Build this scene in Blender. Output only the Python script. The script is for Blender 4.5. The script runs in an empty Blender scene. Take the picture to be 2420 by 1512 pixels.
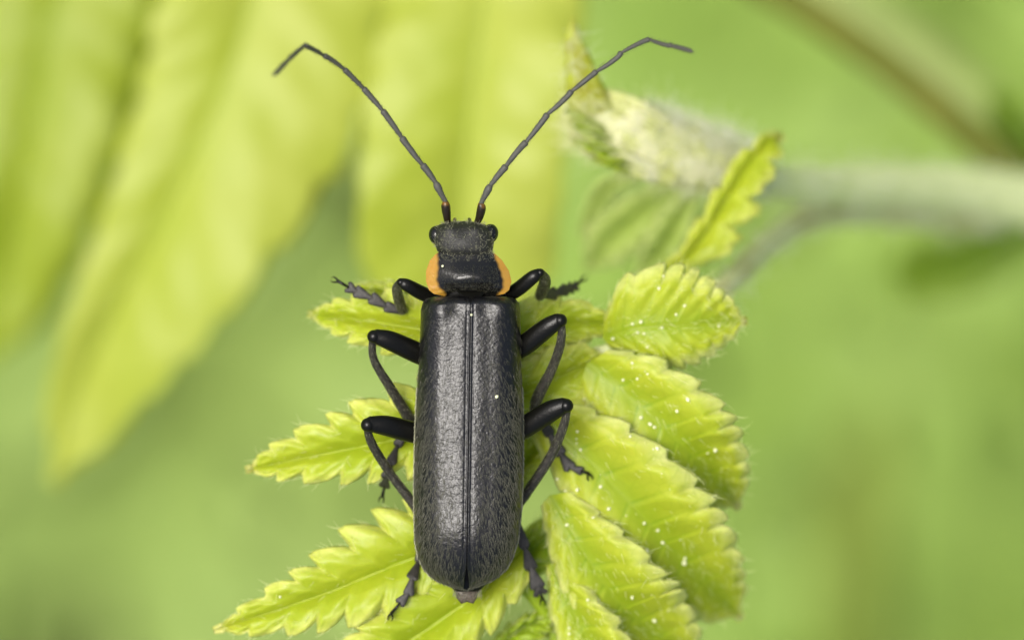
import bpy, math, random
import numpy as np
from mathutils import Vector
from mathutils.bvhtree import BVHTree

# One Blender unit is one millimetre: a macro photograph of a beetle, camera looking down.
random.seed(7)
rng = np.random.default_rng(11)
sc = bpy.context.scene
sc.unit_settings.system = 'METRIC'
sc.unit_settings.scale_length = 0.001
COL = sc.collection

# ------------------------------------------------------------------ camera, sky, sun, exposure
D = 150.0            # camera height above the beetle's back
PPM = 79.84          # tracing units per millimetre in the plane z = 0
cam_d = bpy.data.cameras.new('camera')
cam = bpy.data.objects.new('camera', cam_d); COL.objects.link(cam)
cam.location = (0, 0, D)
cam_d.sensor_width = 36.0
cam_d.lens = 36.0 * D / (2420 / PPM)
cam_d.clip_start = 1.0
cam_d.clip_end = 300000.0
cam_d.dof.use_dof = True
cam_d.dof.focus_distance = D + 0.8
cam_d.dof.aperture_fstop = 0.034
cam_d.dof.aperture_blades = 0
sc.camera = cam

SUN_EL, SUN_AZ = math.radians(72), math.radians(-75)   # azimuth from +Y, towards -X
w = bpy.data.worlds.new('World'); sc.world = w; w.use_nodes = True
nt = w.node_tree; nt.nodes.clear()
sky = nt.nodes.new('ShaderNodeTexSky'); sky.sky_type = 'NISHITA'; sky.sun_disc = False
sky.sun_elevation = SUN_EL; sky.sun_rotation = SUN_AZ
sky.air_density = 1.0; sky.dust_density = 6.0; sky.ozone_density = 0.6
bg = nt.nodes.new('ShaderNodeBackground'); bg.inputs['Strength'].default_value = 0.055
out = nt.nodes.new('ShaderNodeOutputWorld')
nt.links.new(sky.outputs[0], bg.inputs[0]); nt.links.new(bg.outputs[0], out.inputs[0])

sun_d = bpy.data.lights.new('sun', 'SUN'); sun_d.energy = 1.5; sun_d.angle = math.radians(31)
sun_d.color = (1.0, 0.985, 0.95)
sun = bpy.data.objects.new('sun', sun_d); COL.objects.link(sun)
sd = Vector((math.sin(SUN_AZ) * math.cos(SUN_EL), math.cos(SUN_AZ) * math.cos(SUN_EL), math.sin(SUN_EL)))
sun.rotation_euler = sd.to_track_quat('Z', 'Y').to_euler()
sun.location = (0, 0, 400)

sc.view_settings.view_transform = 'Standard'
sc.view_settings.look = 'None'
sc.view_settings.exposure = 1.5
sc.view_settings.gamma = 1.0
sc.view_settings.use_curve_mapping = False
sc.cycles.max_bounces = 8
sc.cycles.transparent_max_bounces = 6

# ------------------------------------------------------------------ helpers
def Q(x, y, z=0.0):
    """a traced point, given the depth at which it lies, as a place in the world"""
    k = (D - z) / D
    return np.array([(x - 1210) / PPM * k, (756 - y) / PPM * k, z])

def crop(x0, y0, s):
    return lambda zx, zy: ((x0 + zx / s) / 1.46535, (y0 + zy / s) / 1.46535)

def tag(o, label=None, cat=None, group=None, kind=None):
    if label: o['label'] = label
    if cat: o['category'] = cat
    if group: o['group'] = group
    if kind: o['kind'] = kind
    return o

def empty(name, loc=(0, 0, 0), parent=None):
    o = bpy.data.objects.new(name, None); COL.objects.link(o)
    o.location = loc; o.empty_display_size = 0.5
    if parent is not None:
        o.parent = parent
    return o

def world_of(o):
    v = Vector((0, 0, 0))
    while o is not None:
        v = v + o.location; o = o.parent
    return np.array(v)

def link_mesh(name, V, F, mats, parent=None, smooth=True, attrs=None, midx=None):
    """V are world coordinates; the mesh is stored relative to its parent"""
    V = np.asarray(V, dtype=float)
    if parent is not None:
        V = V - world_of(parent)[None, :]
    me = bpy.data.meshes.new(name)
    me.from_pydata(V.tolist(), [], F if isinstance(F, list) else F.tolist())
    if not isinstance(mats, (list, tuple)): mats = [mats]
    for m in mats: me.materials.append(m)
    if attrs:
        for k, a in attrs.items():
            at = me.attributes.new(k, 'FLOAT', 'POINT'); at.data.foreach_set('value', np.asarray(a, dtype=np.float32))
    if midx is not None:
        me.polygons.foreach_set('material_index', np.asarray(midx, dtype=np.int32))
    if smooth:
        me.polygons.foreach_set('use_smooth', [True] * len(me.polygons))
    me.update()
    o = bpy.data.objects.new(name, me); COL.objects.link(o)
    if parent is not None: o.parent = parent
    return o

def grid_faces(nu, nv, closed=False):
    """rows nu, columns nv"""
    i = np.arange(nu - 1)[:, None]; j = np.arange(nv if closed else nv - 1)[None, :]
    a = i * nv + j; b = i * nv + (j + 1) % nv
    c = (i + 1) * nv + (j + 1) % nv; d = (i + 1) * nv + j
    return np.stack([a, b, c, d], -1).reshape(-1, 4)

def spline(P, n):
    """centripetal-ish Catmull-Rom through the rows of P, n samples evenly in knot space"""
    P = np.asarray(P, dtype=float); m = len(P)
    if m == 2:
        t = np.linspace(0, 1, n)[:, None]; return P[0] * (1 - t) + P[1] * t
    E = np.vstack([2 * P[0] - P[1], P, 2 * P[-1] - P[-2]])
    L = np.concatenate([[0], np.cumsum(np.linalg.norm(np.diff(P[:, :3], axis=0), axis=1))])
    L /= L[-1]
    ts = np.linspace(0, 1, n)
    k = np.clip(np.searchsorted(L, ts, side='right') - 1, 0, m - 2)
    f = ((ts - L[k]) / (L[k + 1] - L[k]))[:, None]
    p0, p1, p2, p3 = E[k], E[k + 1], E[k + 2], E[k + 3]
    return 0.5 * ((2 * p1) + (-p0 + p2) * f + (2 * p0 - 5 * p1 + 4 * p2 - p3) * f ** 2 + (-p0 + 3 * p1 - 3 * p2 + p3) * f ** 3)

def tube_data(P, R, segs=12, n=24, flat=1.0, up=(0, 0, 1), cap=True, noise=0.0):
    """tube through P (k,3) with radii R (k,); flat squeezes along up"""
    PR = spline(np.column_stack([np.asarray(P), np.asarray(R)]), n)
    C = PR[:, :3]; r = np.maximum(PR[:, 3], 1e-4)
    T = np.gradient(C, axis=0); T /= np.linalg.norm(T, axis=1)[:, None] + 1e-12
    upv = np.array(up, dtype=float)
    S = np.cross(T, upv); S /= np.linalg.norm(S, axis=1)[:, None] + 1e-9
    U = np.cross(S, T)
    a = np.linspace(0, 2 * np.pi, segs, endpoint=False)
    ring = (S[:, None, :] * np.cos(a)[None, :, None] + U[:, None, :] * (np.sin(a) * flat)[None, :, None])
    V = C[:, None, :] + ring * r[:, None, None]
    if noise:
        V = V + rng.normal(0, noise, V.shape)
    V = V.reshape(-1, 3)
    F = grid_faces(n, segs, True).tolist()
    if cap:
        # rounded ends
        for end, sgn in ((0, -1), (n - 1, 1)):
            base = len(V); c = C[end] + T[end] * sgn * r[end] * 0.6
            mid = C[end] + T[end] * sgn * r[end] * 0.42 + ring[end] * r[end] * 0.72
            V = np.vstack([V, mid, c[None]])
            for j in range(segs):
                a0 = end * segs + j; a1 = end * segs + (j + 1) % segs
                m0 = base + j; m1 = base + (j + 1) % segs; ci = base + segs
                if sgn > 0: F += [[a0, a1, m1, m0], [m0, m1, ci]]
                else: F += [[a1, a0, m0, m1], [m1, m0, ci]]
    return V, F, (C, r, S, U, T)

def join(parts):
    V, F, M, off = [], [], [], 0
    for p in parts:
        v, f = p[0], p[1]; mi = p[2] if len(p) > 2 else 0
        V.append(v); F += [[i + off for i in q] for q in (f.tolist() if hasattr(f, 'tolist') else f)]
        M += [mi] * len(f); off += len(v)
    return np.vstack(V), F, M

def hair_data(root, dirn, length, width, bend=None, K=4):
    """many tapering three-sided hairs"""
    n = len(root)
    dirn = dirn / (np.linalg.norm(dirn, axis=1)[:, None] + 1e-9)
    ref = np.tile([0.31, 0.17, 0.93], (n, 1))
    S = np.cross(dirn, ref); S /= np.linalg.norm(S, axis=1)[:, None] + 1e-9
    U = np.cross(S, dirn)
    if bend is None: bend = np.zeros((n, 3))
    V = np.zeros((n, K, 3, 3))
    for k in range(K):
        t = k / (K - 1)
        c = root + dirn * (length * t)[:, None] + bend * (t ** 2)[..., None] if np.ndim(t) else root + dirn * (length * t)[:, None] + bend * t ** 2
        wd = width * (1 - 0.8 * t)
        for s in range(3):
            a = 2 * math.pi * s / 3
            V[:, k, s] = c + (S * math.cos(a) + U * math.sin(a)) * wd[:, None]
    F = []
    base = np.arange(n)[:, None] * (K * 3)
    for k in range(K - 1):
        for s in range(3):
            s2 = (s + 1) % 3
            F.append(np.concatenate([base + k * 3 + s, base + k * 3 + s2, base + (k + 1) * 3 + s2, base + (k + 1) * 3 + s], axis=1))
    return V.reshape(-1, 3), np.vstack(F)

# ------------------------------------------------------------------ materials
def mat(name, base=(0.5, 0.5, 0.5), rough=0.5, spec=0.5, sss=0.0, sss_r=(0.3, 0.4, 0.08), sss_s=0.5, bump=None, vary=None, tr=0.0):
    m = bpy.data.materials.new(name); m.use_nodes = True
    t = m.node_tree; b = t.nodes['Principled BSDF']
    b.inputs['Base Color'].default_value = (*base, 1)
    b.inputs['Roughness'].default_value = rough
    b.inputs['Specular IOR Level'].default_value = spec
    if sss:
        b.inputs['Subsurface Weight'].default_value = sss
        b.inputs['Subsurface Radius'].default_value = sss_r
        b.inputs['Subsurface Scale'].default_value = sss_s
    tc = t.nodes.new('ShaderNodeTexCoord')
    if vary:
        c2, scale, lo, hi = vary
        n = t.nodes.new('ShaderNodeTexNoise'); n.inputs['Scale'].default_value = scale; n.inputs['Detail'].default_value = 4
        t.links.new(tc.outputs['Object'], n.inputs['Vector'])
        mr = t.nodes.new('ShaderNodeMapRange'); mr.inputs[1].default_value = lo; mr.inputs[2].default_value = hi
        t.links.new(n.outputs['Fac'], mr.inputs[0])
        mx = t.nodes.new('ShaderNodeMix'); mx.data_type = 'RGBA'
        mx.inputs[6].default_value = (*base, 1); mx.inputs[7].default_value = (*c2, 1)
        t.links.new(mr.outputs[0], mx.inputs[0]); t.links.new(mx.outputs[2], b.inputs['Base Color'])
    if bump:
        last = None
        for (scale, strength, dist, stretch, detail) in bump:
            mp = t.nodes.new('ShaderNodeMapping'); mp.inputs['Scale'].default_value = stretch
            t.links.new(tc.outputs['Object'], mp.inputs['Vector'])
            n = t.nodes.new('ShaderNodeTexNoise'); n.inputs['Scale'].default_value = scale
            n.inputs['Detail'].default_value = detail; n.inputs['Distortion'].default_value = 0.6
            t.links.new(mp.outputs[0], n.inputs['Vector'])
            bp = t.nodes.new('ShaderNodeBump'); bp.inputs['Strength'].default_value = strength
            bp.inputs['Distance'].default_value = dist
            t.links.new(n.outputs['Fac'], bp.inputs['Height'])
            if last is not None: t.links.new(last.outputs[0], bp.inputs['Normal'])
            last = bp
        t.links.new(last.outputs[0], b.inputs['Normal'])
    if tr:
        o = t.nodes['Material Output']
        tl = t.nodes.new('ShaderNodeBsdfTranslucent')
        src = b.inputs['Base Color']
        if src.is_linked: t.links.new(src.links[0].from_socket, tl.inputs[0])
        else: tl.inputs[0].default_value = (*base, 1)
        ms = t.nodes.new('ShaderNodeMixShader'); ms.inputs[0].default_value = tr
        t.links.new(b.outputs[0], ms.inputs[1]); t.links.new(tl.outputs[0], ms.inputs[2])
        t.links.new(ms.outputs[0], o.inputs[0])
    return m

def leaf_mat(name, c1, c2, pale, dark, rough=0.42, scale=0.35, spec=0.45, sss=0.35, vein=0.5, tr=0.15, edge_lo=0.60, bumpd=0.03):
    """fresh leaf: patchy green, paler thin margin (attribute edge), veins and painted groove shade (attribute vein), fine cell relief"""
    m = bpy.data.materials.new(name); m.use_nodes = True
    t = m.node_tree; b = t.nodes['Principled BSDF']; L = t.links
    tc = t.nodes.new('ShaderNodeTexCoord')
    n = t.nodes.new('ShaderNodeTexNoise'); n.inputs['Scale'].default_value = scale; n.inputs['Detail'].default_value = 5; n.inputs['Roughness'].default_value = 0.6
    L.new(tc.outputs['Object'], n.inputs['Vector'])
    mr = t.nodes.new('ShaderNodeMapRange'); mr.inputs[1].default_value = 0.32; mr.inputs[2].default_value = 0.68
    L.new(n.outputs['Fac'], mr.inputs[0])
    mx = t.nodes.new('ShaderNodeMix'); mx.data_type = 'RGBA'
    mx.inputs[6].default_value = (*c1, 1); mx.inputs[7].default_value = (*c2, 1)
    L.new(mr.outputs[0], mx.inputs[0])
    ae = t.nodes.new('ShaderNodeAttribute'); ae.attribute_name = 'edge'
    n2 = t.nodes.new('ShaderNodeTexNoise'); n2.inputs['Scale'].default_value = scale * 6; n2.inputs['Detail'].default_value = 4
    L.new(tc.outputs['Object'], n2.inputs['Vector'])
    ad = t.nodes.new('ShaderNodeMath'); ad.operation = 'MULTIPLY_ADD'; ad.inputs[1].default_value = 0.35; 
    L.new(n2.outputs['Fac'], ad.inputs[0]); L.new(ae.outputs['Fac'], ad.inputs[2])
    me_ = t.nodes.new('ShaderNodeMapRange'); me_.inputs[1].default_value = edge_lo + 0.175; me_.inputs[2].default_value = 1.2 if edge_lo < 0.9 else edge_lo + 0.6
    L.new(ad.outputs[0], me_.inputs[0])
    mx2 = t.nodes.new('ShaderNodeMix'); mx2.data_type = 'RGBA'; mx2.inputs[7].default_value = (*pale, 1)
    L.new(me_.outputs[0], mx2.inputs[0]); L.new(mx.outputs[2], mx2.inputs[6])
    av = t.nodes.new('ShaderNodeAttribute'); av.attribute_name = 'vein'
    mv = t.nodes.new('ShaderNodeMath'); mv.operation = 'MULTIPLY'; mv.inputs[1].default_value = vein
    L.new(av.outputs['Fac'], mv.inputs[0])
    mx3 = t.nodes.new('ShaderNodeMix'); mx3.data_type = 'RGBA'; mx3.inputs[7].default_value = (*dark, 1)
    L.new(mv.outputs[0], mx3.inputs[0]); L.new(mx2.outputs[2], mx3.inputs[6])
    vn = t.nodes.new('ShaderNodeTexVoronoi'); vn.feature = 'DISTANCE_TO_EDGE'; vn.inputs['Scale'].default_value = 2.6
    nd = t.nodes.new('ShaderNodeMix'); nd.data_type = 'VECTOR'; nd.inputs[0].default_value = 0.12
    L.new(tc.outputs['Object'], nd.inputs[4]); L.new(n2.outputs['Color'], nd.inputs[5]); L.new(nd.outputs[1], vn.inputs['Vector'])
    mn = t.nodes.new('ShaderNodeMapRange'); mn.inputs[1].default_value = 0.0; mn.inputs[2].default_value = 0.09; mn.inputs[3].default_value = 0.22; mn.inputs[4].default_value = 0.0
    L.new(vn.outputs['Distance'], mn.inputs[0])
    mx4 = t.nodes.new('ShaderNodeMix'); mx4.data_type = 'RGBA'; mx4.inputs[7].default_value = (*dark, 1)
    L.new(mn.outputs[0], mx4.inputs[0]); L.new(mx3.outputs[2], mx4.inputs[6])
    mx3 = mx4
    L.new(mx3.outputs[2], b.inputs['Base Color'])
    b.inputs['Roughness'].default_value = rough; b.inputs['Specular IOR Level'].default_value = spec
    if sss:
        b.inputs['Subsurface Weight'].default_value = sss
        b.inputs['Subsurface Radius'].default_value = (0.5, 0.7, 0.1); b.inputs['Subsurface Scale'].default_value = 0.5
    v = t.nodes.new('ShaderNodeTexVoronoi'); v.inputs['Scale'].default_value = 5.0
    L.new(tc.outputs['Object'], v.inputs['Vector'])
    n3 = t.nodes.new('ShaderNodeTexNoise'); n3.inputs['Scale'].default_value = 2.2; n3.inputs['Detail'].default_value = 3
    L.new(tc.outputs['Object'], n3.inputs['Vector'])
    b0 = t.nodes.new('ShaderNodeBump'); b0.inputs['Strength'].default_value = 0.3; b0.inputs['Distance'].default_value = 0.05
    L.new(n3.outputs['Fac'], b0.inputs['Height'])
    b1 = t.nodes.new('ShaderNodeBump'); b1.inputs['Strength'].default_value = 0.18; b1.inputs['Distance'].default_value = bumpd
    L.new(v.outputs['Distance'], b1.inputs['Height']); L.new(b0.outputs[0], b1.inputs['Normal'])
    L.new(b1.outputs[0], b.inputs['Normal'])
    o = t.nodes['Material Output']
    tl = t.nodes.new('ShaderNodeBsdfTranslucent'); L.new(mx3.outputs[2], tl.inputs[0])
    ms = t.nodes.new('ShaderNodeMixShader'); ms.inputs[0].default_value = tr
    L.new(b.outputs[0], ms.inputs[1]); L.new(tl.outputs[0], ms.inputs[2]); L.new(ms.outputs[0], o.inputs[0])
    return m

M_leaf = leaf_mat('young_leaf', (0.29, 0.37, 0.014), (0.37, 0.42, 0.022), (0.54, 0.57, 0.13), (0.24, 0.32, 0.008), rough=0.44, spec=0.35, vein=0.35)
M_leaf_r = leaf_mat('young_leaf_folded', (0.33, 0.395, 0.018), (0.40, 0.44, 0.030), (0.58, 0.62, 0.20), (0.19, 0.285, 0.006), rough=0.48, spec=0.3, vein=0.7, edge_lo=0.66)  # dark vein colour also paints part of the shade in the fold groove
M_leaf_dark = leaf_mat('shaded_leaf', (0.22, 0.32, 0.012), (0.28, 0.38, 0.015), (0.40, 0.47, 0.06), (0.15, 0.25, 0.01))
M_big = leaf_mat('broad_leaf', (0.31, 0.375, 0.025), (0.375, 0.42, 0.06), (0.46, 0.48, 0.04), (0.26, 0.36, 0.02), scale=0.16, sss=0, tr=0.25, vein=0.4, rough=0.5, edge_lo=0.95)
M_big2 = leaf_mat('broad_leaf_green', (0.225, 0.295, 0.008), (0.285, 0.345, 0.02), (0.36, 0.44, 0.05), (0.18, 0.29, 0.01), scale=0.16, sss=0, tr=0.25, vein=0.5, rough=0.5, edge_lo=0.95)
M_under = leaf_mat('pale_under_leaf', (0.40, 0.52, 0.10), (0.50, 0.60, 0.16), (0.6, 0.66, 0.25), (0.28, 0.40, 0.05), scale=0.3, sss=0, tr=0.3)
M_dkleaf = leaf_mat('deep_green_leaf', (0.13, 0.23, 0.012), (0.18, 0.28, 0.018), (0.2, 0.28, 0.03), (0.08, 0.16, 0.01), scale=0.1, sss=0, tr=0.2)
M_black = mat('black_cuticle', (0.004, 0.004, 0.003), 0.30, 0.22, bump=[(14, 0.35, 0.02, (1, 1, 1), 3)])
M_tibia = mat('tibia_cuticle', (0.014, 0.013, 0.010), 0.5, 0.5, bump=[(30, 0.8, 0.02, (1, 1, 1), 4)], vary=((0.032, 0.028, 0.022), 9, 0.4, 0.65))
M_elytra = mat('elytra_cuticle', (0.0035, 0.0035, 0.0037), 0.32, 0.47,
               bump=[(5.0, 0.45, 0.05, (0.9, 1, 1), 2), (13, 0.6, 0.026, (0.7, 1.0, 1), 2)])
M_ant = mat('antenna_cuticle', (0.06, 0.06, 0.05), 0.6, 0.4, bump=[(40, 0.6, 0.01, (1, 1, 1), 3)])
M_ant_base = mat('antenna_base', (0.012, 0.008, 0.003), 0.35, 0.4, vary=((0.22, 0.10, 0.010), 1.3, 0.6, 0.75))
M_head = mat('head_cuticle', (0.012, 0.012, 0.009), 0.5, 0.4, bump=[(18, 0.8, 0.03, (1, 1, 1), 4)])
M_eye = mat('eye', (0.004, 0.004, 0.003), 0.16, 0.5, bump=[(60, 0.3, 0.004, (1, 1, 1), 1)])
M_hair = mat('pale_hair', (0.22, 0.22, 0.14), 0.45, 0.5)
M_hair_d = mat('grey_hair', (0.075, 0.075, 0.050), 0.38, 0.5)
M_hair_rim = mat('rim_hair', (0.33, 0.33, 0.21), 0.45, 0.5)
M_hair_h = mat('head_hair', (0.30, 0.30, 0.19), 0.45, 0.5)
M_tip = mat('abdomen_tip', (0.075, 0.062, 0.04), 0.45, 0.5, sss=0.2, vary=((0.05, 0.035, 0.02), 6, 0.4, 0.6), bump=[(12, 0.6, 0.03, (1, 1, 1), 3)])
M_wool = mat('white_wool', (0.98, 0.98, 0.88), 0.6, 0.2, tr=0.55)
M_wool_c = mat('cream_wool', (0.98, 0.98, 0.66), 0.6, 0.2, tr=0.55)
M_wool2 = mat('dull_wool', (0.78, 0.84, 0.50), 0.6, 0.2, tr=0.35)
M_bud = mat('bud', (0.60, 0.60, 0.36), 0.5, 0.4, sss=0.3, vary=((0.44, 0.47, 0.16), 1.3, 0.4, 0.6), bump=[(3, 0.8, 0.1, (1, 1, 1), 4)])
M_spike = mat('bud_spike', (0.27, 0.31, 0.02), 0.5, 0.3, sss=0.1, vary=((0.20, 0.20, 0.015), 1.5, 0.4, 0.65))
M_stem = mat('green_stem', (0.76, 0.82, 0.42), 0.6, 0.3, vary=((0.66, 0.73, 0.34), 0.8, 0.4, 0.6))
M_twig = mat('brown_twig', (0.098, 0.115, 0.016), 0.7, 0.2, vary=((0.12, 0.13, 0.02), 0.3, 0.4, 0.6))
M_pale_stem = mat('pale_stem', (0.27, 0.32, 0.10), 0.6, 0.3, vary=((0.24, 0.31, 0.08), 0.3, 0.4, 0.6))
M_pollen = mat('pollen', (0.72, 0.74, 0.46), 0.5, 0.4)

# pronotum: black disc, orange side margins (attribute 'orange')
M_pro = bpy.data.materials.new('pronotum_cuticle'); M_pro.use_nodes = True
t = M_pro.node_tree; b = t.nodes['Principled BSDF']
at = t.nodes.new('ShaderNodeAttribute'); at.attribute_name = 'orange'
tc = t.nodes.new('ShaderNodeTexCoord')
nz = t.nodes.new('ShaderNodeTexNoise'); nz.inputs['Scale'].default_value = 4; nz.inputs['Detail'].default_value = 3
t.links.new(tc.outputs['Object'], nz.inputs['Vector'])
mo = t.nodes.new('ShaderNodeMix'); mo.data_type = 'RGBA'; mo.inputs[6].default_value = (0.34, 0.17, 0.016, 1); mo.inputs[7].default_value = (0.36, 0.215, 0.04, 1)
t.links.new(nz.outputs['Fac'], mo.inputs[0])
mb = t.nodes.new('ShaderNodeMix'); mb.data_type = 'RGBA'; mb.inputs[6].default_value = (0.006, 0.006, 0.005, 1)
t.links.new(at.outputs['Fac'], mb.inputs[0]); t.links.new(mo.outputs[2], mb.inputs[7]); t.links.new(mb.outputs[2], b.inputs['Base Color'])
b.inputs['Roughness'].default_value = 0.22; b.inputs['Specular IOR Level'].default_value = 0.42
ssw = t.nodes.new('ShaderNodeMath'); ssw.operation = 'MULTIPLY'; ssw.inputs[1].default_value = 0.4
t.links.new(at.outputs['Fac'], ssw.inputs[0]); t.links.new(ssw.outputs[0], b.inputs['Subsurface Weight'])
b.inputs['Subsurface Radius'].default_value = (0.4, 0.2, 0.03); b.inputs['Subsurface Scale'].default_value = 0.3
bn = t.nodes.new('ShaderNodeTexNoise'); bn.inputs['Scale'].default_value = 16; bn.inputs['Detail'].default_value = 3
t.links.new(tc.outputs['Object'], bn.inputs['Vector'])
bp = t.nodes.new('ShaderNodeBump'); bp.inputs['Strength'].default_value = 0.35; bp.inputs['Distance'].default_value = 0.03
t.links.new(bn.outputs['Fac'], bp.inputs['Height']); t.links.new(bp.outputs[0], b.inputs['Normal'])

# ground: far below the leaves, patches of differing green
M_ground = mat('soil_and_moss', (0.14, 0.2, 0.05), 0.9, 0.2, vary=((0.18, 0.24, 0.07), 0.01, 0.4, 0.6))
def cover_mat(name, a, c):
    m = mat(name, a, 0.55, 0.3, vary=(c, 0.012, 0.28, 0.72), tr=0.25)
    return m
M_cover = cover_mat('ground_leaf', (0.25, 0.352, 0.078), (0.27, 0.372, 0.092))
M_cover2 = cover_mat('ground_leaf_deep', (0.225, 0.34, 0.055), (0.255, 0.375, 0.075))

# ------------------------------------------------------------------ the ground far below
GZ = -330.0
g = 60000.0
ground = link_mesh('ground', [(-g, -g, GZ), (g, -g, GZ), (g, g, GZ), (-g, g, GZ)], [[0, 1, 2, 3]], M_ground, smooth=False)
tag(ground, kind='structure')

def cover(name, n, R, m, zlo, zhi, size, cx=0, cy=0):
    """low plants: thousands of small cupped leaves standing at all heights"""
    V, F = [], []
    prof = [(-0.5, 0.0), (-0.2, 0.32), (0.15, 0.30), (0.5, 0.0)]
    r = R * np.sqrt(rng.random(n)); a = rng.random(n) * 2 * np.pi
    X = cx + r * np.cos(a); Y = cy + r * np.sin(a); Z = GZ + zlo + (zhi - zlo) * rng.random(n)
    S = size * (0.6 + 0.8 * rng.random(n)); H = rng.random(n) * 2 * np.pi; T = rng.normal(0, 0.35, n); U = rng.normal(0, 0.35, n)
    pts = np.array([(-.5, 0, 0), (-.18, .3, .06), (.18, .28, .05), (.5, 0, -.08), (.18, -.28, .05), (-.18, -.3, .06), (0, 0, -.03)])
    P = pts[None] * S[:, None, None]
    P[:, :, 2] += P[:, :, 0] * T[:, None] + P[:, :, 1] * U[:, None]
    c, s = np.cos(H)[:, None], np.sin(H)[:, None]
    x = P[:, :, 0] * c - P[:, :, 1] * s + X[:, None]; y = P[:, :, 0] * s + P[:, :, 1] * c + Y[:, None]
    V = np.stack([x, y, P[:, :, 2] + Z[:, None]], -1).reshape(-1, 3)
    tri = np.array([(0, 6, 1), (1, 6, 2), (2, 6, 3), (3, 6, 4), (4, 6, 5), (5, 6, 0)])
    F = (np.arange(n)[:, None, None] * 7 + tri[None]).reshape(-1, 3)
    return link_mesh(name, V, F, m)
o = cover('ground_cover', 30000, 420, M_cover, 2, 60, 16)
tag(o, 'soft blurred mass of light green low plants far below the beetle', 'ground cover', kind='stuff')
o = cover('undergrowth', 2600, 60, M_cover2, 45, 90, 12, cx=66, cy=4)
tag(o, 'deeper green blurred low plants beyond the fuzzy stem', 'undergrowth', kind='stuff')

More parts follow.
